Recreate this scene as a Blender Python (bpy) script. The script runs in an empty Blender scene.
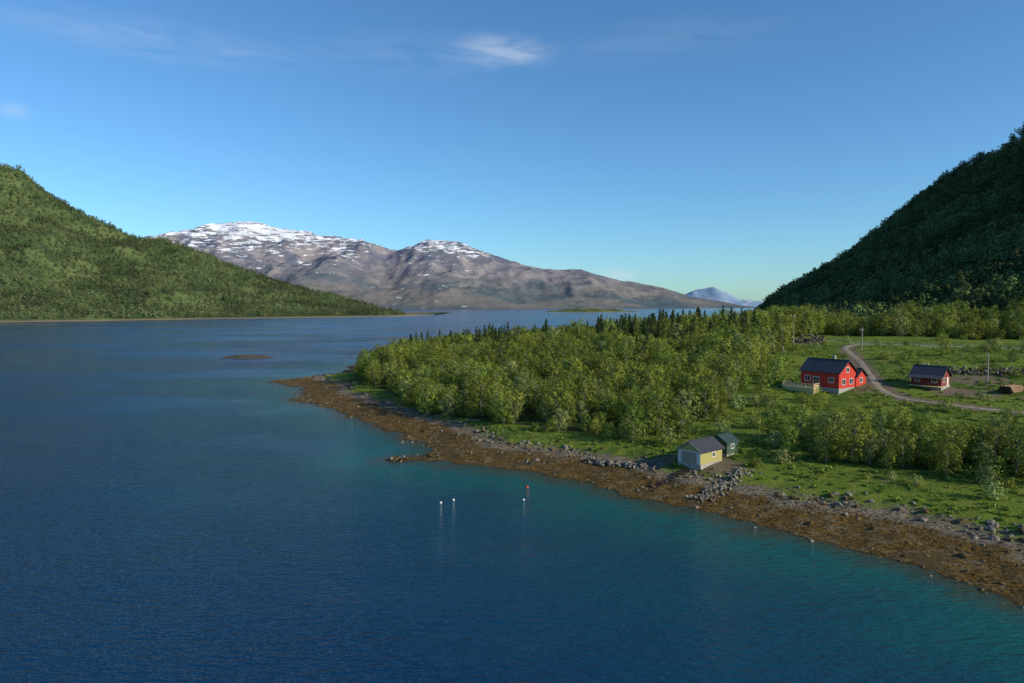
import bpy, math, random
import numpy as np
from mathutils import Vector, Matrix, Euler
random.seed(7); rng=np.random.default_rng(11)
scene=bpy.context.scene
C=bpy.context.collection
# ------------------------------------------------------------------ noise
_P=rng.permutation(256).astype(np.int64); _V=rng.random(256)
def vnoise(x,y,s=0):
    xi=np.floor(x).astype(np.int64); yi=np.floor(y).astype(np.int64)
    fx=x-xi; fy=y-yi
    fx=fx*fx*fx*(fx*(fx*6-15)+10); fy=fy*fy*fy*(fy*(fy*6-15)+10)
    def h(a,b): return _V[_P[(_P[(a+s*17)&255]+b)&255]]
    a=h(xi,yi);b=h(xi+1,yi);c=h(xi,yi+1);d=h(xi+1,yi+1)
    return (a*(1-fx)+b*fx)*(1-fy)+(c*(1-fx)+d*fx)*fy
def fbm(x,y,o=4,s=0,ridge=False):
    t=0;a=.5;n=0
    for i in range(o):
        v=vnoise(x*2**i+i*13.7,y*2**i+i*7.3,s+i)
        if ridge: v=1-abs(2*v-1)
        t=t+a*v;n+=a;a*=.5
    return t/n
def sstep(a,b,x):
    t=np.clip((x-a)/(b-a),0,1); return t*t*(3-2*t)
# ------------------------------------------------------------------ land shape
LAND=np.array([(1500,-400),(400,-200),(200,-90),(110,5),(72,45),(51.5,67),(48.5,75.8),(43,82.8),(35.4,88.8),(27,96.6),(19.7,103.7),(13,112),
(3.2,119.8),(-11.6,126.6),(-22.8,131.7),(-19,139),(-24.5,155),(-35,169),(-53,197),(-70,219),(-72,240),(-97,268),(-88,283),(-75,304),(-81,330),(-64,375),
(-20,425),(40,480),(110,560),(200,700),(300,900),(345,1000),(420,1150),(700,1500),(1500,2000)],float)
def inside(P,x,y):
    r=np.zeros(x.shape,bool); n=len(P)
    for i in range(n):
        x1,y1=P[i];x2,y2=P[(i+1)%n]
        if y1==y2: continue
        c=((y1>y)!=(y2>y))&(x<(x2-x1)*(y-y1)/(y2-y1)+x1)
        r^=c
    return r
def sdf(P,x,y):
    m=np.full(x.shape,1e18); n=len(P)
    for i in range(n):
        a=P[i];b=P[(i+1)%n];d=b-a
        t=np.clip(((x-a[0])*d[0]+(y-a[1])*d[1])/(d@d),0,1)
        m=np.minimum(m,(x-a[0]-t*d[0])**2+(y-a[1]-t*d[1])**2)
    m=np.sqrt(m)
    return np.where(inside(P,x,y),m,-m)
def shore(x,y):
    d=sdf(LAND,x,y)
    n=(fbm(x/14,y/14,3,3)-.5)*9+(fbm(x/3.2,y/3.2,2,9)-.5)*3.2
    return d+n*np.exp(-(d/18)**2)
def height(x,y,d=None):
    x=np.asarray(x,float);y=np.asarray(y,float)
    if d is None: d=shore(x,y)
    sea=np.maximum(-14,d*.13)
    b=np.where(d<0,sea,np.interp(d,[0,15,18,22,150,200],[0,1.3,2.2,2.6,14.6,15.2]))
    b=b+np.where(d>0,(fbm(x/2.0,y/2.0,3,5)-.5)*.8*np.clip(d/4,0,1)*(1-sstep(16,24,d)),0)
    b=b+(fbm(x/30,y/30,3,21)-.5)*2.2*sstep(18,60,d)
    foot=np.where(y<330,230+(330-y)*3,230+(y-330)*.134)
    t=x-foot+(fbm(x/90,y/90,3,31)-.5)*40*sstep(-20,60,x-foot)
    P=np.interp(t,[-60,0,65,132,198,277,362,500,700,1500],[0,5,32,62,103,160,222,305,360,380])
    P=P*(1-sstep(1000,1600,y))*sstep(0,30,d)
    P=P*(1+.30*(fbm(x/80,y/80,4,41)-.5))
    return b+P
def h1(x,y): return float(height(np.array([x]),np.array([y]))[0])
# ------------------------------------------------------------------ helpers
def newmesh(name,co,faces,attrs=None,mats=(),smooth=True,link=True,midx=None):
    me=bpy.data.meshes.new(name)
    co=np.asarray(co,np.float32)
    faces=np.asarray(faces,np.int32); k=faces.shape[1]
    me.vertices.add(len(co)); me.vertices.foreach_set('co',co.ravel())
    me.loops.add(faces.size); me.loops.foreach_set('vertex_index',faces.ravel())
    me.polygons.add(len(faces)); me.polygons.foreach_set('loop_start',np.arange(0,faces.size,k,dtype=np.int32))
    me.update(calc_edges=True); me.validate()
    if smooth: me.polygons.foreach_set('use_smooth',np.ones(len(me.polygons),bool))
    for m in mats: me.materials.append(m)
    if midx is not None: me.polygons.foreach_set('material_index',np.asarray(midx,np.int32))
    for k_,v in (attrs or {}).items():
        a=me.attributes.new(k_,'FLOAT','POINT'); a.data.foreach_set('value',np.asarray(v,np.float32).ravel())
    ob=bpy.data.objects.new(name,me)
    if link: C.objects.link(ob)
    return ob
def gridfaces(nx,ny):
    i=np.arange(nx-1);j=np.arange(ny-1);I,J=np.meshgrid(i,j)
    a=(J*nx+I).ravel()
    return np.stack([a,a+1,a+1+nx,a+nx],1)
class M:
    def __init__(s,name,rough=.8,spec=.3):
        s.m=bpy.data.materials.new(name); s.m.use_nodes=True; s.nt=s.m.node_tree; s.N=s.nt.nodes; s.L=s.nt.links
        s.b=s.N['Principled BSDF']; s.b.inputs['Roughness'].default_value=rough; s.b.inputs['Specular IOR Level'].default_value=spec
        s.out=s.N['Material Output']; s._co=None
    def co(s):
        if s._co is None: s._co=s.N.new('ShaderNodeTexCoord').outputs['Object']
        return s._co
    def pos(s): return s.N.new('ShaderNodeNewGeometry').outputs['Position']
    def link(s,a,b):
        if isinstance(a,bpy.types.NodeSocket): s.L.new(a,b)
        else: b.default_value=a
    def noise(s,scale,detail=4,rough=.6,vec=None,stretch=None):
        n=s.N.new('ShaderNodeTexNoise'); n.inputs['Scale'].default_value=scale;n.inputs['Detail'].default_value=detail;n.inputs['Roughness'].default_value=rough
        v=vec or s.co()
        if stretch:
            mp=s.N.new('ShaderNodeMapping'); mp.inputs['Scale'].default_value=stretch[:3]
            if len(stretch)>3: mp.inputs['Rotation'].default_value=(0,0,stretch[3])
            s.L.new(v,mp.inputs[0]); v=mp.outputs[0]
        s.L.new(v,n.inputs['Vector']); return n.outputs['Fac']
    def attr(s,name):
        n=s.N.new('ShaderNodeAttribute'); n.attribute_name=name; return n.outputs['Fac']
    def math(s,op,a,b=0.,c=0.):
        n=s.N.new('ShaderNodeMath'); n.operation=op
        s.link(a,n.inputs[0]); s.link(b,n.inputs[1]); s.link(c,n.inputs[2]); return n.outputs[0]
    def mr(s,v,a,b,c=0.,d=1.,smooth=True):
        n=s.N.new('ShaderNodeMapRange'); n.interpolation_type='SMOOTHSTEP' if smooth else 'LINEAR'
        s.link(v,n.inputs[0])
        for i,q in enumerate((a,b,c,d)): n.inputs[i+1].default_value=q
        return n.outputs[0]
    def mix(s,f,a,b,mode='MIX'):
        n=s.N.new('ShaderNodeMix'); n.data_type='RGBA'; n.blend_type=mode
        s.link(f,n.inputs[0])
        s.link(a if not isinstance(a,tuple) else (*a,1),n.inputs[6]); s.link(b if not isinstance(b,tuple) else (*b,1),n.inputs[7]); return n.outputs[2]
    def col(s,c): s.link(c if not isinstance(c,tuple) else (*c,1),s.b.inputs['Base Color'])
    def bump(s,h,st=.5,dist=.1,prev=None):
        n=s.N.new('ShaderNodeBump'); n.inputs['Strength'].default_value=st;n.inputs['Distance'].default_value=dist
        s.L.new(h,n.inputs['Height'])
        if prev is not None: s.L.new(prev,n.inputs['Normal'])
        s.L.new(n.outputs[0],s.b.inputs['Normal']); return n.outputs[0]
# ------------------------------------------------------------------ materials
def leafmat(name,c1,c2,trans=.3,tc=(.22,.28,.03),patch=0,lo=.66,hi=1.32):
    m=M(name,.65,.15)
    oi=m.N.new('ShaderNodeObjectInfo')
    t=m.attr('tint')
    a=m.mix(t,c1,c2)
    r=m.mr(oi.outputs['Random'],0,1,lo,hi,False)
    if patch:
        pn=m.noise(patch,3,.6,vec=oi.outputs['Location']); r=m.math('MULTIPLY',r,m.mr(pn,.36,.64,.55,1.3))
    hs=m.N.new('ShaderNodeHueSaturation'); m.L.new(a,hs.inputs['Color']); m.L.new(r,hs.inputs['Value'])
    rr=m.math('FRACT',m.math('MULTIPLY',oi.outputs['Random'],7.31))
    m.L.new(m.mr(rr,0,1,.472,.522,False),hs.inputs['Hue'])
    m.L.new(hs.outputs[0],m.b.inputs['Base Color'])
    if trans>0:
        tr=m.N.new('ShaderNodeBsdfTranslucent')
        g=m.mix(.5,hs.outputs[0],tc)
        m.L.new(g,tr.inputs[0])
        ms=m.N.new('ShaderNodeMixShader'); ms.inputs[0].default_value=trans
        m.L.new(m.b.outputs[0],ms.inputs[1]);m.L.new(tr.outputs[0],ms.inputs[2]);m.L.new(ms.outputs[0],m.out.inputs[0])
    return m.m
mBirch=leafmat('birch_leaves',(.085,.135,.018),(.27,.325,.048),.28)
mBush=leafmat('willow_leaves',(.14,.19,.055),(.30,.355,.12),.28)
mHill=leafmat('hazed_hill_leaves',(.050,.082,.036),(.135,.172,.064),0,patch=.009,lo=.5,hi=1.4)  # greens greyed: air haze over the left hill is painted into the colour
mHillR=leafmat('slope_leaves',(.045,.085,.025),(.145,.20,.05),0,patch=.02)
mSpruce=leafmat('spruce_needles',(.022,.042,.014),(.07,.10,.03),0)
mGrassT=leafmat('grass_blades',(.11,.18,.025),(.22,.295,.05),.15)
b=M('birch_bark'); b.col(b.mix(b.mr(b.noise(6,2),.45,.6),(.36,.34,.30),(.09,.075,.06))); mBark=b.m
b=M('spruce_bark'); b.col(b.mix(b.noise(5,2),(.09,.06,.04),(.15,.11,.08))); mBarkD=b.m
g=M('ground',.95,.1)
d=g.attr('shore'); n1=g.noise(.35,4); n2=g.noise(2.2,4,.7); n3=g.noise(.05,3); n4=g.noise(9,2,.7); n5=g.noise(.6,4,.7); n6=g.noise(.16,4,.68)
dd=g.math('ADD',d,g.math('MULTIPLY',g.math('SUBTRACT',n1,.5),9.))
kelp=g.mix(g.mr(n2,.40,.62),(.050,.032,.011),(.25,.155,.038))
kelp=g.mix(g.mr(n5,.50,.64),kelp,(.22,.175,.10))
kelp=g.mix(g.mr(n6,.52,.64),kelp,(.11,.082,.036))
kelp=g.mix(g.mr(n4,.54,.66),kelp,(.03,.022,.012))
stone=g.mix(g.mr(n2,.4,.62),(.10,.085,.065),(.33,.28,.21))
grass=g.mix(g.mr(n3,.40,.60),(.085,.155,.022),(.17,.24,.032))
grass=g.mix(g.mr(n1,.46,.66),grass,(.22,.27,.045))
grass=g.mix(g.mr(n2,.5,.75),grass,(.05,.095,.016))
grass=g.mix(g.mr(n6,.58,.70),grass,(.20,.18,.075))
c=g.mix(g.mr(dd,10.5,13),kelp,stone)
c=g.mix(g.mr(dd,14,17),c,grass)
dirt=g.mix(n2,(.15,.115,.075),(.27,.22,.155))
da=g.math('ADD',g.attr('dirt'),g.math('MULTIPLY',g.math('SUBTRACT',n1,.5),1.3))
c=g.mix(g.mr(da,.35,.65),c,dirt)
c=g.mix(g.mr(g.math('ADD',d,g.math('MULTIPLY',n2,.8)),.2,1.3),(.03,.024,.014),c)
c=g.mix(g.mr(g.attr('forest'),.3,.9),c,g.mix(n2,(.03,.045,.013),(.07,.10,.025)))
g.col(c); g.bump(g.math('ADD',n4,g.math('MULTIPLY',n2,2.)),1.0,.32); mGround=g.m
h=M('hill_ground',.95,.1); hb=h.mix(h.mr(h.noise(.012,4),.4,.6),(.045,.075,.028),(.10,.135,.05))
sx=h.N.new('ShaderNodeSeparateXYZ'); h.L.new(h.pos(),sx.inputs[0])
h.col(h.mix(h.mr(sx.outputs[2],1.2,2.6),(.22,.17,.11),hb)); mHillG=h.m
s=M('hazed_mountain_rock',.9,.1)  # bluish rock and slope tones include painted aerial haze
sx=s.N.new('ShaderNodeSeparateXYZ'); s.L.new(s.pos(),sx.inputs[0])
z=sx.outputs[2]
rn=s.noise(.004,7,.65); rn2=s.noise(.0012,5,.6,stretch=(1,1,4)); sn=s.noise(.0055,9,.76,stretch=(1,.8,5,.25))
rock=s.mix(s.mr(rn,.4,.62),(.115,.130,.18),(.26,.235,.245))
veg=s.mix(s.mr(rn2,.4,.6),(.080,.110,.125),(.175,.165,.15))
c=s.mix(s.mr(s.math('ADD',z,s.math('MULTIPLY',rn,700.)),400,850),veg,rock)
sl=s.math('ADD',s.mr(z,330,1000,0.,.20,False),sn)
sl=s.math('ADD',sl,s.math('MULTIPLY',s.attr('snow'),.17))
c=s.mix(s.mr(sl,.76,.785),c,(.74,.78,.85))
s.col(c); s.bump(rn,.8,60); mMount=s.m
s=M('hazed_peak_rock',.95,.05); s.col(s.mix(s.mr(s.noise(.0012,5,.7),.50,.62),(.20,.29,.42),(.46,.55,.65))); mFar=s.m  # pale blue is distance haze put into the base colour
w=M('water',.12,.5); w.b.inputs['IOR'].default_value=1.33
d=w.attr('shore'); wn=w.noise(.08,2); 
dw=w.math('ADD',d,w.math('MULTIPLY',w.math('SUBTRACT',wn,.5),18.))
c=w.mix(w.mr(dw,-62,-16),(.0015,.030,.082),(.003,.050,.078))
c=w.mix(w.mr(dw,-24,-4),c,(.004,.086,.080))
c=w.mix(w.mr(w.math('ADD',d,w.math('MULTIPLY',w.math('SUBTRACT',w.noise(.5,3),.5),7.)),-7,0),c,(.04,.052,.024))
w.col(c)
r=w.mr(w.noise(.006,3,.6,stretch=(1,2.2,1)),.42,.60,.07,.24); w.L.new(r,w.b.inputs['Roughness'])
b1=w.bump(w.noise(.95,3,.66,stretch=(.45,1.4,1,.3)),.9,.52)
b2=w.bump(w.noise(.10,2,.5,stretch=(.6,1.2,1,.2)),.4,1.4,b1)
mWater=w.m
def flat(name,c1,c2,scale=3,rough=.8,bump=0,stretch=None,spec=.3):
    m=M(name,rough,spec); n=m.noise(scale,3,.65,stretch=stretch); m.col(m.mix(m.mr(n,.3,.7),c1,c2))
    if bump: m.bump(n,.6,bump)
    return m.m
mRock=flat('rock',(.09,.08,.065),(.26,.235,.19),2,.9,.1)
mRockL=flat('light_rock',(.18,.16,.13),(.38,.35,.29),2,.9,.1)
mRockD=flat('kelp_rock',(.028,.02,.011),(.15,.10,.035),3,.8,.1)
mSkerry=flat('skerry_rock',(.035,.03,.024),(.11,.095,.07),1,.9,.1)
mRoad=flat('gravel',(.18,.15,.11),(.32,.27,.20),1.2,.95,.05)
def boards(name,c1,c2,vertical=False,freq=5):
    m=M(name,.7,.3); n=m.noise(4,4,.6,stretch=(1,1,.3) if vertical else (.3,.3,1))
    wv=m.N.new('ShaderNodeTexWave'); wv.inputs['Scale'].default_value=freq; wv.bands_direction='Z' if not vertical else 'X'
    wv.wave_profile='SAW'; m.L.new(m.co(),wv.inputs[0])
    c=m.mix(n,c1,c2); c=m.mix(m.mr(wv.outputs['Fac'],0,.12,.45,1.),tuple(x*.35 for x in c1),c)
    m.col(c); m.bump(wv.outputs['Fac'],.4,.02); return m.m
mRed=boards('red_board',(.42,.028,.018),(.55,.05,.03),False,1.2)
mRedD=boards('brown_red_board',(.15,.028,.020),(.23,.045,.032),False,1.2)
mYel=boards('ochre_board',(.30,.27,.09),(.42,.38,.15),False,1.2)
mGrn=boards('green_board',(.035,.07,.045),(.06,.11,.07),False,1.2)
mWhiteB=boards('white_board',(.50,.50,.47),(.68,.67,.63),False,1.2)
mBrn=boards('brown_board',(.06,.035,.025),(.10,.06,.04),False,1.2)
mDeck=boards('deck_wood',(.55,.42,.20),(.68,.54,.30),False,2)
mWhite=flat('white_paint',(.70,.70,.68),(.82,.82,.80),5,.5)
mRoof=flat('dark_roof',(.028,.032,.042),(.055,.06,.072),3,.6,.03)
mRoofG=flat('green_roof',(.025,.05,.045),(.04,.07,.06),3,.55,.02)
mGlass=flat('window_glass',(.015,.02,.03),(.03,.04,.05),1,.08,spec=.8)
mConc=flat('concrete',(.25,.24,.22),(.38,.37,.34),2,.9,.02)
mWood=flat('weathered_wood',(.22,.19,.15),(.36,.32,.26),4,.9)
mLog=flat('log_bark',(.16,.09,.05),(.34,.22,.13),4,.9)
mMetal=flat('metal_pipe',(.25,.25,.26),(.35,.35,.36),4,.45)
mBuoyR=flat('buoy_red',(.6,.06,.02),(.7,.10,.04),4,.4)
mWire=flat('wire',(.05,.05,.05),(.08,.08,.08),4,.5)
mAsph=flat('asphalt',(.16,.155,.15),(.25,.24,.22),1,.95)
# ------------------------------------------------------------------ tensor grids
def axis(lo,hi,step,l2,h2,gr):
    a=list(np.arange(lo,hi,step)); s_=step;x=a[-1]
    while x<h2: s_*=gr; x+=s_; a.append(x)
    s_=step;x=a[0]
    while x>l2: s_*=gr; x-=s_; a.insert(0,x)
    return np.array(a)
FOREST=np.array([(-60,255),(-36,205),(-22,176),(-4,157),(9,145),(22,136),(32,137),(38,142),(51,160),(64,184),(74,205),(96,245),(108,300),(130,380),(200,560),(240,700),(190,640),(120,550),(40,465),(-10,410),(-45,355),(-68,310),(-62,280)],float)
GROVE=np.array([(47,116),(60,107),(76,99),(104,84),(160,62),(170,85),(122,104),(96,119),(80,117),(66,123),(54,129)],float)
HILLF=np.array([(108,300),(150,326),(170,312),(205,300),(250,285),(300,262),(900,200),(1000,1200),(420,1120),(345,985),(300,885),(245,760),(215,640),(190,540),(130,390)],float)
ROAD1=[(142,262),(122,247),(111,225),(104,203),(96,183),(90,166),(91,153),(97,143),(108,134),(130,120),(170,95)]
ROAD2=[(40,420),(95,330),(128,284),(150,257),(180,232),(230,198),(300,150),(380,90)]
def linedist(pl,x,y):
    m=np.full(x.shape,1e9)
    for a,b in zip(pl[:-1],pl[1:]):
        a=np.array(a,float);b=np.array(b,float);d=b-a
        t=np.clip(((x-a[0])*d[0]+(y-a[1])*d[1])/(d@d),0,1)
        m=np.minimum(m,np.hypot(x-a[0]-t*d[0],y-a[1]-t*d[1]))
    return m
gx=axis(-105,190,.9,-30000,30000,1.06); gy=axis(60,300,.8,-3000,40000,1.06)
X,Y=np.meshgrid(gx,gy); x=X.ravel();y=Y.ravel()
D=shore(x,y); Z=height(x,y,D)
dirt=np.exp(-(linedist(ROAD1,x,y)/3.4)**2)*.9
for (px,py,r) in [(106,160,9),(118,172,9),(120,150,7),(86,168,5),(36,116,5),(113,262,8),(28,122,4),(112,135,6),(126,140,6)]:
    dirt=np.maximum(dirt,np.exp(-(((x-px)**2+(y-py)**2)/r**2))*.85)
fo=np.maximum(sstep(-2,4,sdf(FOREST,x,y)),np.maximum(sstep(0,5,sdf(GROVE,x,y)),sstep(0,10,sdf(HILLF,x,y))))
newmesh('ground',np.stack([x,y,Z],1),gridfaces(len(gx),len(gy)),{'shore':D,'dirt':dirt,'forest':fo},[mGround])
newmesh('water',np.stack([x,y,np.zeros_like(x)],1),gridfaces(len(gx),len(gy)),{'shore':D},[mWater])
# ------------------------------------------------------------------ left forested hill
def lh(x,y):
    ys=np.interp(x,[-3000,-1400,-900,-620,-305,-200],[300,820,1170,1495,1830,2100])
    R=np.interp(x,[-3000,-2000,-1700,-1425,-1320,-1148,-1000,-914,-767,-620,-470,-330,-280],[700,590,500,402,342,258,196,166,118,76,34,4,-6])
    t=(y-ys)/np.maximum(2000-ys,20)
    s_=np.interp(t,[-.5,0,.06,.2,.5,.8,1,1.25,2,4],[-.1,0,.03,.12,.47,.82,1,.78,.1,-.1])
    n=(fbm(x/160,y/160,4,51)-.5)
    z=R*s_*(1+.16*n)+n*55*np.clip(t*3,0,1)*np.clip(R/100,0,1)
    return np.where(t<0,t*60,z+2.0*np.clip(t*40,0,1)), t
ax=np.arange(-2600,-230,11.); ay=np.arange(500,2700,11.)
X,Y=np.meshgrid(ax,ay); x=X.ravel();y=Y.ravel(); z,_=lh(x,y)
newmesh('forested_hill',np.stack([x,y,z],1),gridfaces(len(ax),len(ay)),None,[mHillG])
# ------------------------------------------------------------------ far mountains
prof=[(-6400,700),(-5000,800),(-4240,800),(-3850,850),(-3650,910),(-3300,965),(-2930,955),(-2480,890),(-2130,825),(-1720,770),(-1340,655),(-1150,705),(-960,772),(-800,740),(-640,745),(-490,670),(-140,540),(330,430),(800,430),(1260,310),(1740,225),(2080,130),(2450,70),(2750,15),(3300,-40)]
def mount(x,y):
    wx=x+(fbm(x/900,y/900,3,61)-.5)*260
    R=np.interp(wx,*zip(*prof))
    sh=4600+(fbm(x/800,x*0+3,3,63)-.5)*500+np.interp(x,[-6000,0,2800],[0,300,2600])
    t=(y-sh)/(8000-sh)
    s_=np.interp(t,[-.2,0,.08,.3,.55,.8,1,1.2,1.6],[-.05,0,.05,.22,.48,.80,1,.92,.5])
    rd=fbm(x/1100,y/1300,6,65,True)-.6
    z=R*s_+rd*360*np.clip(R/800,0,1.2)*np.clip(t*2.2,0,1)*(1-.8*np.exp(-((t-1)/.15)**2))
    z+=(fbm(x/230,y/230,4,67,True)-.55)*85*np.clip(R/600,0,1)*np.clip(t*2,0,1)
    return z
mx=np.arange(-7000,3400,26.); my=np.arange(4200,9600,34.)
X,Y=np.meshgrid(mx,my); x=X.ravel();y=Y.ravel(); z=mount(x,y)
snow=np.interp(x,[-5000,-3800,-2800,-1800,-1400,-900,-300,0,300],[.55,.8,.9,.75,.5,.9,.8,.2,-1])
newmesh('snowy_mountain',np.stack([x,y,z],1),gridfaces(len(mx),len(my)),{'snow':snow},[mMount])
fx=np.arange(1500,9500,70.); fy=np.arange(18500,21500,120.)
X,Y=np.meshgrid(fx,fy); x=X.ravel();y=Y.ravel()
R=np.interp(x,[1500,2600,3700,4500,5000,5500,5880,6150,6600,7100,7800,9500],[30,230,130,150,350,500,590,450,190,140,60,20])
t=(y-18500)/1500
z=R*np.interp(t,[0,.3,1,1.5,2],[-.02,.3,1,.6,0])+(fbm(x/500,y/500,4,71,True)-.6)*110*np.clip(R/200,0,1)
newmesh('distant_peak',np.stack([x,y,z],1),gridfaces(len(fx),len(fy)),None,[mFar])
for nm,cx,cy,rx,ry,hh,mt in [('islet',330,2900,190,60,14,mHillG),('skerry',-150,386,14.5,7,1.7,mSkerry)]:
    a=np.linspace(-1.2,1.2,60); X,Y=np.meshgrid(a,a);x=X.ravel();y=Y.ravel()
    z=(1-(x*x+y*y)+(fbm(x*3+5,y*3,3,81)-.5)*.9)*hh
    newmesh(nm,np.stack([cx+x*rx,cy+y*ry,z],1),gridfaces(60,60),None,[mt])
# ------------------------------------------------------------------ tree builders
class TB:
    def __init__(s): s.v=[];s.f=[];s.m=[];s.t=[]
    def tube(s,p0,p1,r0,r1,n=5,m=0):
        p0=Vector(p0);p1=Vector(p1);d=(p1-p0).normalized()
        u=d.orthogonal().normalized();w_=d.cross(u);k=len(s.v)
        for p,r in((p0,r0),(p1,r1)):
            for i in range(n):
                a=2*math.pi*i/n; q=p+u*(math.cos(a)*r)+w_*(math.sin(a)*r); s.v.append(tuple(q)); s.t.append(.5)
        for i in range(n):
            j=(i+1)%n; s.f.append((k+i,k+j,k+n+j,k+n+i)); s.m.append(m)
    def leaf(s,c,n,size,t,asp=.7):
        n=n.normalized(); u=n.orthogonal().normalized(); a=random.random()*6.28
        w_=n.cross(u); e=u*math.cos(a)+w_*math.sin(a); g_=n.cross(e)
        e=e*size*.5; g_=g_*size*.5*asp; k=len(s.v)
        for q in (c-e,c-g_*1.0,c+e,c+g_): s.v.append(tuple(q)); s.t.append(t)
        s.f.append((k,k+1,k+2,k+3)); s.m.append(1)
    def done(s,name,mats):
        ob=newmesh(name,s.v,s.f,{'tint':s.t},mats,smooth=False,link=False,midx=s.m); return ob
def rv(): 
    return Vector((random.gauss(0,1),random.gauss(0,1),random.gauss(0,1))).normalized()
def broadleaf(name,H,R,clumps,leaves,lsize,mats,stems=1,low=.10,cl=1.0,tops=.8):
    """rounded crown: limbs reach for points spread over an uneven egg-shaped shell"""
    b=TB(); ctr=[]; trunks=[]
    for st in range(stems):
        off=Vector((random.uniform(-.4,.4),random.uniform(-.4,.4),0))*(stems>1)
        lean=Vector((random.uniform(-1,1),random.uniform(-1,1),0))*(.06 if stems==1 else .16)
        pts=[]; K=6
        for i in range(K+1):
            t=i/K; pts.append(off+lean*H*t*t*.8+Vector((random.uniform(-.12,.12),random.uniform(-.12,.12),0))*(i>0)+Vector((0,0,-.4 if i==0 else H*tops*t)))
        r=H*.010+.03
        for i in range(K): b.tube(pts[i],pts[i+1],r*(1-i/K*.85),r*(1-(i+1)/K*.85),6)
        trunks.append(pts)
    lob=[(random.random()*6.28,random.uniform(.12,.35)) for _ in range(3)]
    for i in range(clumps):
        zz=(i+.5)/clumps
        a=i*2.39996+random.uniform(-.35,.35)
        q_=abs(2*zz-.92)/1.14
        rad=max(.12,1-q_**2.6)**.5
        rad*=1+sum(m_*math.cos((k_+1)*a-ph) for k_,(ph,m_) in enumerate(lob))*.5
        rad*=R*random.uniform(.60,1.06)-.2
        e=Vector((math.cos(a)*rad,math.sin(a)*rad,H*(low+.04+(.94-low)*zz)-.3*cl))
        pts=trunks[i%stems]; q=max(.08,min(.98,(e.z-rad*.55)/(H*tops)))*K; k=min(int(q),K-1); p=pts[k].lerp(pts[k+1],q-k)
        mid=p.lerp(e,.55)+Vector((0,0,-.05*rad))
        b.tube(p,mid,r*.35,r*.2,4); b.tube(mid,e,r*.2,.012,4)
        ctr.append((e,cl*random.uniform(.7,1.25)))
        if i%3==0: ctr.append((mid,cl*random.uniform(.6,.9)))
    cc=Vector((0,0,H*.45))
    for c,r_ in ctr:
        ct=random.uniform(.0,1)
        for i in range(int(leaves*(r_/cl)**1.6)):
            o=rv()*r_*random.random()**.33; o.z*=.8
            if random.random()<.12: o*=1.3
            p=c+o
            n=(o.normalized()*1.0+(p-cc).normalized()*.9+rv()*.5+Vector((0,0,.3)))
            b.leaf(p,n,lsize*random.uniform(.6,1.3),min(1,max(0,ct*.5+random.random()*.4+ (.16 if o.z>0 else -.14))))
    return b.done(name,mats)
def spruce(name,H,R,mats,dens=1.):
    b=TB(); b.tube((0,0,-.4),(0,0,H*.5),H*.016+.03,H*.009,6); b.tube((0,0,H*.5),(0,0,H),H*.009,.01,5)
    z=H*.08
    while z<H*.985:
        t=z/H; L=R*(1-t)**.85*random.uniform(.75,1.15)+.12; nb=int((7+4*(1-t))*dens)
        for i in range(nb):
            a=random.random()*6.28; l=L*random.uniform(.6,1.15); dr=Vector((math.cos(a),math.sin(a),0)); sd=Vector((-dr.y,dr.x,0))
            zz=z+random.uniform(-.15,.15); droop=.35*(1-t)-.1; ns=max(2,int(l/.5)); ct=random.random()
            for k in range(ns):
                q=(k+.6)/ns; c=dr*(l*q)+Vector((0,0,zz-droop*l*q*q)); wdt=(.55*l*(1-q*.65)+.12)
                n=Vector((0,0,1))+rv()*.45
                for sgn in(-1,1):
                    b.leaf(c+sd*sgn*wdt*.3+rv()*.05,n+sd*sgn*.5+dr*.5,.5+wdt*.35,min(1,ct*.6+.4*q*random.random()),.5)
        z+=max(.26,.038*H)*random.uniform(.8,1.15)
    return b.done(name,mats)
def col(name,obs):
    c_=bpy.data.collections.new(name)
    for o in obs: c_.objects.link(o)
    return c_
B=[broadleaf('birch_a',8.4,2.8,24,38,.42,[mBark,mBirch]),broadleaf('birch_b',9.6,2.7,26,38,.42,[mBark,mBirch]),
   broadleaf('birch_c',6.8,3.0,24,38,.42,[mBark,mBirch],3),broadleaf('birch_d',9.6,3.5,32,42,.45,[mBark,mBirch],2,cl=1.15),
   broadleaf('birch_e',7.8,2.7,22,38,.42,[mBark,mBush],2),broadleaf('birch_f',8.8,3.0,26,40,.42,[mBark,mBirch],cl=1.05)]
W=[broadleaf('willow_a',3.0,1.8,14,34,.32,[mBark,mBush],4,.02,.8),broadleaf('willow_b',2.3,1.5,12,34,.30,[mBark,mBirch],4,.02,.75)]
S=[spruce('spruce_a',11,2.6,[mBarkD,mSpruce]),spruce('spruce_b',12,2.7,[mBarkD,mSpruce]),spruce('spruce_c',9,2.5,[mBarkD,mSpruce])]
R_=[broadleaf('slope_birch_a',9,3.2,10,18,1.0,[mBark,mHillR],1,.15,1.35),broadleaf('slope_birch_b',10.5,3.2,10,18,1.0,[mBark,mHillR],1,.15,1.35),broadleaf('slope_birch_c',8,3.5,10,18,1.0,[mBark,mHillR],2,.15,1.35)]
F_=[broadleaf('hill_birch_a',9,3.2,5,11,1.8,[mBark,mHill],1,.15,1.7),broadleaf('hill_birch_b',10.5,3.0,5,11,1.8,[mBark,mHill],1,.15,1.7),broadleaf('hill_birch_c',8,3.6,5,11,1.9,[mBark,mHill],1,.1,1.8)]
cB=col('birch_kinds',B);cW=col('willow_kinds',W);cS=col('spruce_kinds',S);cR=col('slope_tree_kinds',R_);cF=col('hill_tree_kinds',F_)
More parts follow.
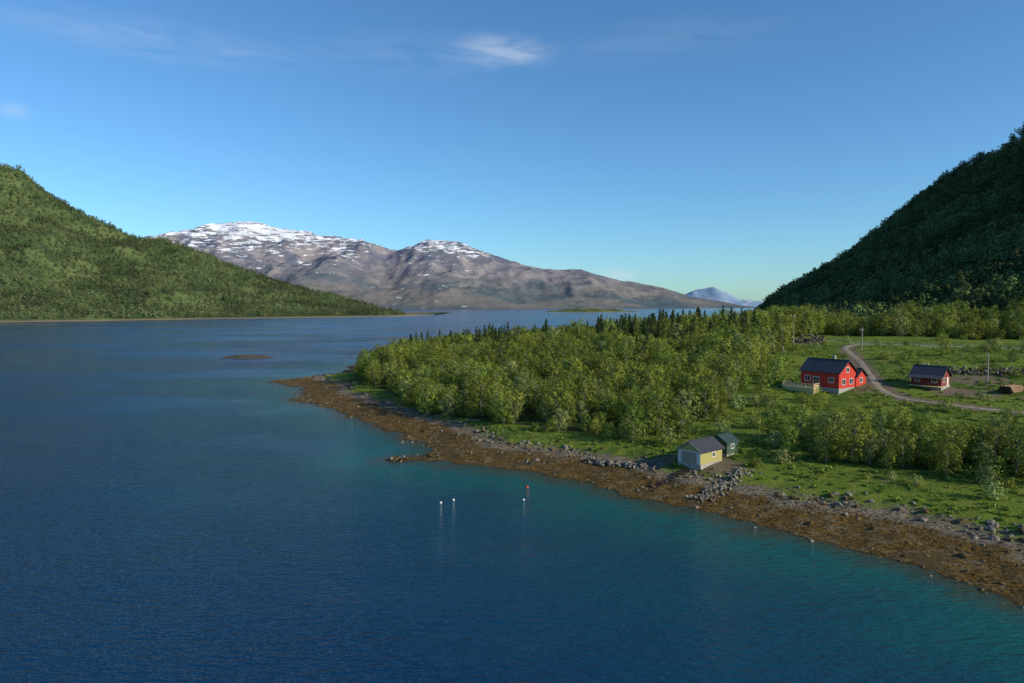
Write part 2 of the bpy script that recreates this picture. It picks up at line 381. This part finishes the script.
def rock(name,mat,seed):
    import bmesh
    bm=bmesh.new(); bmesh.ops.create_icosphere(bm,subdivisions=2,radius=1)
    rr=random.Random(seed); pl=[(Vector((rr.gauss(0,1),rr.gauss(0,1),rr.gauss(0,1))).normalized(),rr.uniform(.45,.8)) for _ in range(11)]
    for v in bm.verts:
        for n,dd_ in pl:
            e=v.co.dot(n)-dd_
            if e>0: v.co-=n*e
        v.co.z*=.65; v.co+=Vector((rr.uniform(-.05,.05),rr.uniform(-.05,.05),rr.uniform(-.05,.05)))
    me=bpy.data.meshes.new(name); bm.to_mesh(me); bm.free(); me.materials.append(mat)
    return bpy.data.objects.new(name,me)
RK=col('boulder_kinds',[rock('boulder_a',mRock,1),rock('boulder_b',mRock,2),rock('boulder_c',mRockD,3)])
RL=col('light_boulder_kinds',[rock('light_boulder_a',mRockL,1),rock('light_boulder_b',mRock,2),rock('light_boulder_c',mRock,3)])
RD=col('kelp_stone_kinds',[rock('kelp_stone_a',mRockD,4),rock('kelp_stone_b',mRockD,5),rock('kelp_stone_c',mRock,6)])
def tuft(name,H,n):
    b=TB()
    for i in range(n):
        a=random.random()*6.28; r=random.random()**.5*.5; c=Vector((math.cos(a)*r,math.sin(a)*r,H*random.uniform(.2,.6)))
        b.leaf(c,Vector((random.gauss(0,1),random.gauss(0,1),.5)),H*random.uniform(.6,1.2),random.random(),.35)
    return b.done(name,[mBark,mGrassT])
GT=col('grass_tuft_kinds',[tuft('grass_tuft_a',.45,22),tuft('grass_tuft_b',.6,22),tuft('grass_tuft_c',.3,22)])
# ------------------------------------------------------------------ scatter
def scatter(name,pts,scl,coll,nk,tilt=.05):
    n=len(pts)
    me=bpy.data.meshes.new(name); me.vertices.add(n); me.vertices.foreach_set('co',np.asarray(pts,np.float32).ravel())
    rot=np.stack([rng.normal(0,tilt,n),rng.normal(0,tilt,n),rng.random(n)*6.28],1).astype(np.float32)
    a=me.attributes.new('rot','FLOAT_VECTOR','POINT'); a.data.foreach_set('vector',rot.ravel())
    a=me.attributes.new('scl','FLOAT','POINT'); a.data.foreach_set('value',np.asarray(scl,np.float32))
    a=me.attributes.new('kind','INT','POINT'); a.data.foreach_set('value',rng.integers(0,nk,n).astype(np.int32))
    ob=bpy.data.objects.new(name,me); C.objects.link(ob)
    ng=bpy.data.node_groups.new(name+'_nodes','GeometryNodeTree')
    ng.interface.new_socket('Geometry',in_out='INPUT',socket_type='NodeSocketGeometry')
    ng.interface.new_socket('Geometry',in_out='OUTPUT',socket_type='NodeSocketGeometry')
    gi=ng.nodes.new('NodeGroupInput');go=ng.nodes.new('NodeGroupOutput')
    ip=ng.nodes.new('GeometryNodeInstanceOnPoints'); ci=ng.nodes.new('GeometryNodeCollectionInfo')
    ci.inputs['Collection'].default_value=coll; ci.inputs['Separate Children'].default_value=True; ci.inputs['Reset Children'].default_value=True
    ip.inputs['Pick Instance'].default_value=True
    L=ng.links
    def na(nm,ty):
        q=ng.nodes.new('GeometryNodeInputNamedAttribute'); q.data_type=ty; q.inputs['Name'].default_value=nm; return q.outputs['Attribute']
    L.new(gi.outputs[0],ip.inputs['Points']); L.new(ci.outputs[0],ip.inputs['Instance'])
    L.new(na('kind','INT'),ip.inputs['Instance Index']); L.new(na('rot','FLOAT_VECTOR'),ip.inputs['Rotation']); L.new(na('scl','FLOAT'),ip.inputs['Scale'])
    L.new(ip.outputs[0],go.inputs[0])
    md=ob.modifiers.new('scatter','NODES'); md.node_group=ng
    return ob
def jgrid(x0,x1,y0,y1,s_,j=.42):
    X,Y=np.meshgrid(np.arange(x0,x1,s_),np.arange(y0,y1,s_)); x=X.ravel()+rng.uniform(-j,j,X.size)*s_; y=Y.ravel()+rng.uniform(-j,j,X.size)*s_
    return x,y
def clear(x,y):
    ok=(linedist(ROAD1,x,y)>4)&(linedist(ROAD2,x,y)>6)
    for (a,b_,r) in [(79,171,11),(102,167,10),(34,119,6.5),(118,176,9),(112,264,8)]: ok&=np.hypot(x-a,y-b_)>r
    return ok
# peninsula forest
x,y=jgrid(-90,260,125,720,4.6,.48); k=inside(FOREST,x,y)&clear(x,y)&(shore(x,y)>15)&(rng.random(len(x))<.96); x=x[k];y=y[k]
back=(sdf(FOREST,x,y))
sprp=np.where((y>285)&(x<30),.5,0)*sstep(.38,.52,fbm(x/30,y/30,3,91))
sprp=np.maximum(sprp,np.where((y>240)&(y<345)&(x>35)&(x<98),.6,0))
sprp=np.maximum(sprp,np.where((y>200)&(y<255)&(x<60),.12,0)*sstep(.5,.6,fbm(x/20,y/20,3,93)))
issp=rng.random(len(x))<sprp
zz=height(x,y)
hs=.66+.60*fbm(x/18,y/18,2,95)+rng.normal(0,.18,len(x)); hs*=np.interp(back,[0,12],[.80,1.0])
hs*=np.interp(y,[130,260],[.92,1.04])*np.interp(x,[20,90],[1,1.14])
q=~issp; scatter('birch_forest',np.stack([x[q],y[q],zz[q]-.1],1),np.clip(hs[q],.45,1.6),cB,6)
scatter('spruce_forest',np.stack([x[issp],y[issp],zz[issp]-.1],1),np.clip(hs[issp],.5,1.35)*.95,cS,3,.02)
# grove in front of houses
x,y=jgrid(40,180,60,135,3.3,.48); k=inside(GROVE,x,y)&clear(x,y)&(rng.random(len(x))<.95); x=x[k];y=y[k]
scatter('birch_grove',np.stack([x,y,height(x,y)-.1],1),rng.uniform(.42,.90,len(x)),cB,6)
# hill forest right
x,y=jgrid(100,1000,190,1200,6.8,.48); k=inside(HILLF,x,y)&clear(x,y)&(shore(x,y)>6)&(x/y<1.0); x=x[k];y=y[k]
near=(sdf(HILLF,x,y)<34)&(y<420)
scatter('hillside_forest',np.stack([x[~near],y[~near],height(x[~near],y[~near])-.3],1),rng.uniform(.7,1.6,(~near).sum()),cR,3)
x,y=jgrid(100,420,190,420,5.2,.48); k=inside(HILLF,x,y)&clear(x,y)&(sdf(HILLF,x,y)<34)&(shore(x,y)>10); x=x[k];y=y[k]
scatter('birch_treeline',np.stack([x,y,height(x,y)-.2],1),rng.uniform(.65,1.25,len(x))+.55*sstep(.45,.65,fbm(x/22,y/22,2,97)),cB,6)
# left hill
x,y=jgrid(-2000,-290,850,2250,10.5,.48); z,t=lh(x,y); k=(t>.018)&(t<1.2)&(x/y>-.86)&(z>3)
k&=rng.random(len(x))<np.interp(t,[0,.06,.12],[.6,.75,1]); x,y,z=x[k],y[k],z[k]
scatter('hill_forest',np.stack([x,y,z-.5],1),rng.uniform(.6,1.5,len(x)),cF,3)
# shrubs
x,y=jgrid(-60,200,85,300,4.0); k=(shore(x,y)>19)&clear(x,y)&(~inside(GROVE,x,y))&(~inside(FOREST,x,y))&(~inside(HILLF,x,y))
den=sstep(.52,.68,fbm(x/16,y/16,3,101))*.42+.015
den=np.maximum(den,np.where((sdf(FOREST,x,y)>-7),.6,0)); den=np.maximum(den,np.where((x>40)&(x<76)&(y>125)&(y<165),.42,0)); den=np.maximum(den,np.where((sdf(GROVE,x,y)>-5),.5,0))
den*=np.where(shore(x,y)<24,.15,1)
k&=rng.random(len(x))<den; x=x[k];y=y[k]
scatter('willow_shrubs',np.stack([x,y,height(x,y)-.1],1),rng.uniform(.4,1.2,len(x)),cW,2)
# grass tufts
x,y=jgrid(-70,190,75,250,1.2,.5); s0=shore(x,y); k=(s0>17)&(linedist(ROAD1,x,y)>1.9)&(linedist(ROAD2,x,y)>3.5)&(~inside(FOREST,x,y))&(rng.random(len(x))<sstep(.35,.6,fbm(x/7,y/7,3,111))*.7+.05)
for (a,b_,r) in [(79,171,6.5),(102,167,6.5),(34,119,4.5)]: k&=np.hypot(x-a,y-b_)>r
x=x[k];y=y[k]; scatter('grass_tufts',np.stack([x,y,height(x,y)-.03],1),rng.uniform(.5,1.3,len(x)),GT,3)
# stones
x,y=jgrid(-105,180,20,340,.85,.5); s0=shore(x,y); k=(s0>-3)&(s0<17)&(rng.random(len(x))<.34*(.25+sstep(.4,.7,fbm(x/6,y/6,3,121)))); x=x[k];y=y[k]
scatter('kelp_stones',np.stack([x,y,height(x,y)],1),np.clip(rng.lognormal(-1.6,.55,len(x)),.08,.8),RD,3,.4)
x,y=jgrid(-105,180,20,340,1.0,.5); s0=shore(x,y); k=(s0>12)&(s0<20)&(rng.random(len(x))<.6*np.exp(-((s0-16)/2.0)**2)*sstep(.36,.6,fbm(x/9,y/9,3,131))*2); x=x[k];y=y[k]
scatter('shore_boulders',np.stack([x,y,height(x,y)+.05],1),np.clip(rng.lognormal(-1.2,.5,len(x)),.12,.8),RK,3,.4)
def pile(name,p0,p1,w_,n,hh,lo,hi,cc_=RL):
    t=rng.random(n); o=rng.normal(0,.4,n); dx=p1[0]-p0[0];dy=p1[1]-p0[1];l=math.hypot(dx,dy)
    x=p0[0]+dx*t-dy/l*o*w_; y=p0[1]+dy*t+dx/l*o*w_
    z=height(x,y)+hh*np.clip(1-np.abs(o),0,1)*rng.random(n)
    scatter(name,np.stack([x,y,z],1),rng.uniform(lo,hi,n),cc_,3,.5)
pile('stone_groin',(28,102),(39,113),2.4,240,.6,.16,.40)
pile('stone_wall',(14,125),(25,118),1.4,200,1.0,.18,.42)
pile('stone_pile',(112,186),(134,172),3.0,300,2.0,.25,.6,RK)
pile('rubble_heap',(104,270),(120,262),4.0,260,3.0,.3,.7,RK)
pile('shore_rocks',(-24,131),(-14,134),3.0,40,.8,.2,.6,RD)
# ------------------------------------------------------------------ roads
def road(name,pl,w_,mat,off=.07):
    P=[Vector(p) for p in pl]; out=[]
    for i in range(len(P)-1):
        p0=P[max(i-1,0)];p1=P[i];p2=P[i+1];p3=P[min(i+2,len(P)-1)]
        K=max(2,int((p2-p1).length/1.2))
        for j in range(K):
            t=j/K; out.append(.5*((2*p1)+(p2-p0)*t+(2*p0-5*p1+4*p2-p3)*t*t+(3*p1-p0-3*p2+p3)*t**3))
    out.append(P[-1]); nC=7; co=[]
    for i,p in enumerate(out):
        d_=(out[min(i+1,len(out)-1)]-out[max(i-1,0)]).normalized(); n=Vector((-d_.y,d_.x))
        for j in range(nC):
            o=(j/(nC-1)-.5)*w_*(1+.12*math.sin(i*.9)); q=p+n*o; co.append((q.x,q.y,0))
    co=np.array(co); co[:,2]=height(co[:,0],co[:,1])+off
    e=np.arange(len(co))%nC; co[(e==0)|(e==nC-1),2]-=.2
    newmesh(name,co,gridfaces(nC,len(out)),None,[mat])
road('gravel_driveway',ROAD1,2.3,mRoad); road('country_road',ROAD2,4.6,mAsph,.10)
# ------------------------------------------------------------------ buildings
def part(name,parent,co,faces,mat,bev=0):
    me=bpy.data.meshes.new(name); me.from_pydata(co,[],faces); me.update(); me.materials.append(mat)
    o=bpy.data.objects.new(name,me); C.objects.link(o); o.parent=parent
    if bev: m=o.modifiers.new('b','BEVEL'); m.width=bev; m.segments=2
    return o
def box(name,parent,c,s_,mat,bev=0):
    x,y,z=c;a,b_,h_=[q/2 for q in s_]
    co=[(x+i*a,y+j*b_,z+k*h_) for i in(-1,1) for j in(-1,1) for k in(-1,1)]
    return part(name,parent,co,[(0,1,3,2),(4,6,7,5),(0,4,5,1),(2,3,7,6),(0,2,6,4),(1,5,7,3)],mat,bev)
def empty(name,loc,rz):
    e=bpy.data.objects.new(name,None); C.objects.link(e); e.location=loc; e.rotation_euler=(0,0,rz); e.empty_display_size=.5; return e
def gabled(par,L,Wd,hw,hr,wallm,roofm,gm=None,x0=0,y0=0,z0=0,ov=.45,found=True,pre=''):
    a=L/2;b_=Wd/2
    co=[(x0-a,y0-b_,z0),(x0+a,y0-b_,z0),(x0+a,y0+b_,z0),(x0-a,y0+b_,z0),(x0-a,y0-b_,z0+hw),(x0+a,y0-b_,z0+hw),(x0+a,y0+b_,z0+hw),(x0-a,y0+b_,z0+hw),(x0-a,y0,z0+hr),(x0+a,y0,z0+hr)]
    part(pre+'walls',par,co,[(0,1,5,4),(2,3,7,6),(0,4,8,7,3),(1,2,6,9,5),(0,3,2,1)],wallm)
    if found: box(pre+'foundation',par,(x0,y0,z0-1.25),(L+.1,Wd+.1,2.49),mConc)
    sl=(hr-hw)/b_; th=.16
    for sg,nm in((-1,'roof_front'),(1,'roof_back')):
        e=b_+ov; zt=z0+hr+.03; ze=zt-sl*e
        co=[(x0-a-ov,y0,zt),(x0+a+ov,y0,zt),(x0+a+ov,y0+sg*e,ze),(x0-a-ov,y0+sg*e,ze)]
        co+=[(p[0],p[1],p[2]+th) for p in co]
        part(pre+nm,par,co,[(0,1,2,3),(4,7,6,5),(0,4,5,1),(1,5,6,2),(2,6,7,3),(3,7,4,0)],roofm)
        for xe,n2 in((x0-a-ov-.025,'l'),(x0+a+ov+.025,'r')):
            c2=[(xe-.022,y0,zt-.06),(xe-.022,y0+sg*(e+.03),ze-.06),(xe-.022,y0+sg*(e+.03),ze+th+.03),(xe-.022,y0,zt+th+.03)]
            c2+=[(p[0]+.044,p[1],p[2]) for p in c2]
            part(pre+nm+'_bargeboard_'+n2,par,c2,[(0,1,2,3),(4,7,6,5),(0,4,5,1),(1,5,6,2),(2,6,7,3),(3,7,4,0)],mWhite if gm is None else gm)
    box(pre+'ridge_cap',par,(x0,y0,z0+hr+.03+th+.02),(L+2*ov,.3,.06),roofm)
def window(par,face,u,z,w_,h_,L,Wd,nm,x0=0,y0=0,div=1,frame=None):
    fr=frame or mWhite
    def bx(n,uu,zz,ww,hh,dp,mt):
        if face in('-y','+y'):
            s_=-1 if face=='-y' else 1; box(n,par,(x0+uu,y0+s_*(Wd/2+dp/2),zz),(ww,dp,hh),mt)
        else:
            s_=-1 if face=='-x' else 1; box(n,par,(x0+s_*(L/2+dp/2),y0+uu,zz),(dp,ww,hh),mt)
    bx(nm+'_glass',u,z,w_,h_,.03,mGlass)
    f=.09
    bx(nm+'_frame_top',u,z+h_/2+f/2,w_+2*f,f,.07,fr);bx(nm+'_frame_bottom',u,z-h_/2-f/2,w_+2*f,f,.07,fr)
    bx(nm+'_frame_left',u-w_/2-f/2,z,f,h_,.068,fr);bx(nm+'_frame_right',u+w_/2+f/2,z,f,h_,.068,fr)
    for i in range(1,div+1): bx(nm+'_mullion_%d'%i,u-w_/2+w_*i/(div+1),z,.06,h_,.05,fr)
# red house
z0=max(h1(79,171),h1(83,168),h1(76,168))+.5
H=empty('red_house',(79.5,171,z0),math.radians(-55))
gabled(H,10,7.6,3.9,6.6,mRed,mRoof,gm=mRoof)
window(H,'+x',-1.7,1.5,1.5,1.3,10,7.6,'gable_window_1');window(H,'+x',1.7,1.5,1.5,1.3,10,7.6,'gable_window_2');window(H,'+x',0,4.4,1.3,1.1,10,7.6,'loft_window')
window(H,'-y',-3.2,1.9,1.4,1.2,10,7.6,'front_window_1');window(H,'-y',3.0,1.9,1.2,1.1,10,7.6,'front_window_2')
window(H,'-y',-.9,1.35,1.5,2.1,10,7.6,'terrace_door')
box('chimney',H,(1.2,.6,7.0),(.6,.6,1.5),mConc,.02)
gabled(H,4.2,4.6,2.6,4.3,mRed,mRoof,gm=mRoof,x0=3.1,y0=6.0,pre='annex_')
window(H,'+x',0,1.5,1.2,1.1,4.2,4.6,'annex_window',x0=3.1,y0=6.0)
box('deck_floor',H,(-3.2,-6.0,-.05),(8.5,4.2,.14),mDeck); box('deck_skirt',H,(-3.2,-8.0,-1.0),(8.4,.08,1.7),mDeck); box('deck_skirt_side',H,(-7.35,-6.0,-1.0),(.08,4.0,1.7),mDeck)
box('deck_skirt_end',H,(1.0,-6.0,-1.0),(.08,4.0,1.7),mDeck)
for i in range(9):
    box('deck_post_%d'%i,H,(-7.35+i*1.035,-8.02,.5),(.09,.09,1.0),mDeck)
for zz_ in(.30,.58,1.0): box('deck_rail_%d'%int(zz_*100),H,(-3.2,-8.09,zz_),(8.5,.04,.2),mDeck)
for zz_ in(.30,.58,1.0): box('deck_side_rail_%d'%int(zz_*100),H,(-7.42,-6.0,zz_),(.04,4.1,.2),mDeck)
for zz_ in(.30,.58,1.0): box('deck_end_rail_%d'%int(zz_*100),H,(1.06,-6.6,zz_),(.04,2.9,.2),mDeck)
# cabin
z0=max(h1(102,167),h1(105,164),h1(99,164))+.3
K_=empty('red_cabin',(102.8,167,z0),math.radians(-50))
gabled(K_,6.6,5.8,2.3,4.5,mRedD,mRoof,gm=mRoof)
window(K_,'+x',-1.3,1.4,1.1,1.0,6.6,5.8,'gable_window');window(K_,'-y',-1.9,1.3,1.0,.9,6.6,5.8,'front_window_1');window(K_,'-y',1.8,1.3,1.0,.9,6.6,5.8,'front_window_2')
box('cabin_door',K_,(3.33,1.3,1.0),(.06,.9,2.0),mWhite)
box('porch_floor',K_,(0,-3.9,-.05),(6.6,1.9,.12),mDeck)
for i in range(4): box('porch_post_%d'%i,K_,(-3.2+i*2.13,-4.75,.95),(.12,.12,1.9),mBrn)
part('porch_roof',K_,[(-3.7,-2.9,2.42),(3.7,-2.9,2.42),(3.7,-5.1,1.92),(-3.7,-5.1,1.92),(-3.7,-2.9,2.52),(3.7,-2.9,2.52),(3.7,-5.1,2.02),(-3.7,-5.1,2.02)],[(0,1,2,3),(4,7,6,5),(0,4,5,1),(1,5,6,2),(2,6,7,3),(3,7,4,0)],mRoof)
box('stovepipe',K_,(-1,.8,4.7),(.3,.3,1.2),mMetal)
# boathouse
z0=max(h1(33,118),h1(31,116.5),h1(36,120))+.15
Bh=empty('boathouse',(33,118.5,z0),math.radians(40))
gabled(Bh,6.4,4.6,2.1,3.6,mYel,mRoof,ov=.3,gm=mWood)
box('front_cladding',Bh,(-3.23,0,1.04),(.05,4.58,2.08),mWhiteB)
box('boat_door_left',Bh,(-3.29,-.78,.98),(.06,1.5,1.9),mWood); box('boat_door_right',Bh,(-3.29,.78,.98),(.06,1.5,1.9),mWood)
window(Bh,'-y',.6,1.3,.8,.7,6.4,4.6,'side_window')
z1=h1(39.5,122)+.3
Sh=empty('green_shed',(38.4,122.8,z1),math.radians(40))
gabled(Sh,3.4,3.6,2.0,3.1,mGrn,mRoofG,ov=.3,gm=mGrn)
window(Sh,'-y',0,1.3,.9,.7,3.4,3.6,'shed_window'); box('shed_door',Sh,(-1.74,0,1.0),(.06,.9,1.8),mWood)
# slipway
e=empty('boat_slipway',(0,0,0),0)
for i in range(14):
    t=i/13; xx=30.0-7.0*t; yy=115.6-6.2*t
    o=box('sleeper_%d'%i,e,(0,0,0),(.2,2.0,.14),mBrn); o.location=(xx,yy,h1(xx,yy)+.12); o.rotation_euler=(0,0,math.radians(42))
# poles & wires
def pole(x,y,hh,rz=0):
    z=h1(x,y); p=empty('power_pole',(x,y,z),rz)
    bpy.ops.mesh.primitive_cone_add(vertices=10,radius1=.2,radius2=.14,depth=hh,location=(0,0,hh/2-.3)); o=bpy.context.object; o.name='post'; o.data.materials.append(mWood); o.parent=p
    box('crossarm',p,(0,.2,hh-1.0),(2.2,.14,.18),mWood)
    for i in(-.85,0,.85): box('insulator_%d'%int(i*100+100),p,(i,.2,hh-.80),(.1,.1,.22),mWhite)
    return Vector((x,y,z+hh-.75))
tops=[pole(99,240,12,.4),pole(117,228,8,.6),pole(117.5,168,8,.9),pole(168,186,9,.9)]
cu=bpy.data.curves.new('power_line','CURVE'); cu.dimensions='3D'; cu.bevel_depth=.02
for a,b_ in((0,1),(1,2),(1,3)):
    sp=cu.splines.new('POLY'); sp.points.add(12)
    for i in range(13):
        t=i/12; q=tops[a].lerp(tops[b_],t); q.z-=4*t*(1-t)*.9; sp.points[i].co=(*q,1)
cu.materials.append(mWire); C.objects.link(bpy.data.objects.new('power_line',cu))
# pasture fence along road
fe=empty('pasture_fence',(0,0,0),0); pts=[]
P=[Vector(p) for p in [(118,278),(146,250),(176,226),(226,190),(260,168)]]
for a,b_ in zip(P[:-1],P[1:]):
    n=int((b_-a).length/3)
    for i in range(n): pts.append(a.lerp(b_,i/n))
tb=TB()
for i,p in enumerate(pts):
    z=h1(p.x,p.y); tb.tube((p.x,p.y,z-.2),(p.x,p.y,z+1.2),.07,.06,5)
    if i:
        for hh in(.6,1.05): tb.tube((q0.x,q0.y,zq+hh),(p.x,p.y,z+hh),.05,.05,4)
    q0=p;zq=z
o=tb.done('fence_rails',[mConc,mConc]); C.objects.link(o); o.parent=fe
# log pile
tb=TB()
for r_ in range(4):
    for i in range(8-r_):
        yy=(i-(8-r_)/2)*.42; l=random.uniform(2.6,3.1); tb.tube((-l,yy,.2+r_*.36),(l,yy,.2+r_*.36),.21,.19,8)
o=tb.done('log_pile',[mLog,mLog]); C.objects.link(o); o.location=(116,158,h1(116,158)); o.rotation_euler=(0,0,.5)
# buoys
def buoy(x,y,m,s_=.45):
    tb=TB(); n=10; prof_=[(-.9,.15),(-.6,.6),(-.1,.95),(.35,.9),(.75,.5),(1.0,.18),(1.25,.14)]
    for (a,ra),(b_,rb) in zip(prof_[:-1],prof_[1:]): tb.tube((0,0,a*s_),(0,0,b_*s_),ra*s_,rb*s_,n)
    tb.tube((0,0,1.25*s_),(0,0,1.27*s_),.14*s_,.01,n)
    o=tb.done('mooring_buoy',[m,m]); C.objects.link(o); o.location=(x,y,.05)
buoy(-10.8,102,mWhite,.2);buoy(-9,103.5,mWhite,.2);buoy(2.5,110.8,mBuoyR,.26);buoy(1.8,103.6,mWhite,.18)
# individual birches
for i,(x,y,s_) in enumerate([(24,134,.95),(50,131,.9),(54,127,1.0),(30,139,.9),(57,121,.95),(64,136,.6),(68,150,.6),(59,160,.8),(72,186,1.0),(92,232,1.4),(84,225,1.3),(90,248,1.45),(98,252,1.5),(130,205,.7),(140,190,.6),(46,152,.8)]):
    o=bpy.data.objects.new('birch_tree',B[i%6].data); C.objects.link(o); o.location=(x,y,h1(x,y)-.1); o.scale=(s_,)*3; o.rotation_euler=(0,0,i*1.7)
# ------------------------------------------------------------------ light
EL=math.radians(25); AZ=math.radians(118)
sd=Vector((math.sin(AZ)*math.cos(EL),math.cos(AZ)*math.cos(EL),math.sin(EL)))
l=bpy.data.lights.new('sun','SUN'); l.energy=5.0; l.angle=math.radians(.5); l.color=(1,.87,.65)
lo=bpy.data.objects.new('sun',l); C.objects.link(lo); lo.rotation_euler=sd.to_track_quat('Z','Y').to_euler()
wd=bpy.data.worlds.new('World'); scene.world=wd; wd.use_nodes=True; nt=wd.node_tree; N=nt.nodes; L=nt.links
bg=N['Background']; sk=N.new('ShaderNodeTexSky'); sk.sky_type='NISHITA'; sk.sun_disc=False; sk.sun_elevation=EL; sk.sun_rotation=AZ
sk.air_density=1.0; sk.dust_density=.3; sk.ozone_density=3.0
tc=N.new('ShaderNodeTexCoord')
mp=N.new('ShaderNodeMapping'); mp.inputs['Scale'].default_value=(5,5,26); mp.inputs['Rotation'].default_value=(0,.12,0); L.new(tc.outputs['Generated'],mp.inputs[0])
nz=N.new('ShaderNodeTexNoise'); nz.inputs['Scale'].default_value=1.6; nz.inputs['Detail'].default_value=5; nz.inputs['Roughness'].default_value=.62; nz.inputs['Distortion'].default_value=.6; L.new(mp.outputs[0],nz.inputs['Vector'])
def mth(op,a,b_=0.):
    n=N.new('ShaderNodeMath'); n.operation=op
    for i,q in enumerate((a,b_)):
        if isinstance(q,bpy.types.NodeSocket): L.new(q,n.inputs[i])
        else: n.inputs[i].default_value=q
    return n.outputs[0]
tot=None
for dv,wx,wz,am in [((-.0097,.9395,.3419),.075,.026,.8),((-.4392,.8646,.3196),.22,.026,.42),((-.569,.790,.2215),.02,.012,.8),((.149,.9876,.0446),.04,.012,.8),((-.126,.934,.3316),.2,.035,.16),((.198,.915,.3476),.2,.03,.12)]:
    s1=N.new('ShaderNodeVectorMath'); s1.operation='SUBTRACT'; L.new(tc.outputs['Generated'],s1.inputs[0]); s1.inputs[1].default_value=dv
    s2=N.new('ShaderNodeVectorMath'); s2.operation='MULTIPLY'; L.new(s1.outputs[0],s2.inputs[0]); s2.inputs[1].default_value=(1/wx,1/wx,1/wz)
    s3=N.new('ShaderNodeVectorMath'); s3.operation='LENGTH'; L.new(s2.outputs[0],s3.inputs[0])
    r=N.new('ShaderNodeMapRange'); r.interpolation_type='SMOOTHSTEP'; L.new(s3.outputs['Value'],r.inputs[0]); r.inputs[1].default_value=1.2; r.inputs[2].default_value=0; r.inputs[3].default_value=0; r.inputs[4].default_value=am
    tot=r.outputs[0] if tot is None else mth('ADD',tot,r.outputs[0])
nr=N.new('ShaderNodeMapRange'); L.new(nz.outputs['Fac'],nr.inputs[0]); nr.inputs[1].default_value=.36; nr.inputs[2].default_value=.75
cf=mth('MINIMUM',mth('MULTIPLY',mth('MULTIPLY',tot,nr.outputs[0]),.8),.42)
tn=N.new('ShaderNodeMix'); tn.data_type='RGBA'; tn.blend_type='MULTIPLY'; tn.inputs[0].default_value=1; L.new(sk.outputs[0],tn.inputs[6]); tn.inputs[7].default_value=(.64,1.0,1.24,1)
mx_=N.new('ShaderNodeMix'); mx_.data_type='RGBA'; L.new(cf,mx_.inputs[0]); L.new(tn.outputs[2],mx_.inputs[6]); mx_.inputs[7].default_value=(5.2,5.9,6.8,1)
L.new(mx_.outputs[2],bg.inputs[0]); bg.inputs[1].default_value=.125
# ------------------------------------------------------------------ camera
cam=bpy.data.cameras.new('camera'); cam.lens=24; cam.sensor_width=36; cam.clip_start=.5; cam.clip_end=80000
co=bpy.data.objects.new('camera',cam); C.objects.link(co); co.location=(0,0,30); co.rotation_euler=(math.radians(90-3.06),0,0); scene.camera=co
scene.view_settings.view_transform='Standard'; scene.view_settings.look='None'; scene.view_settings.exposure=0
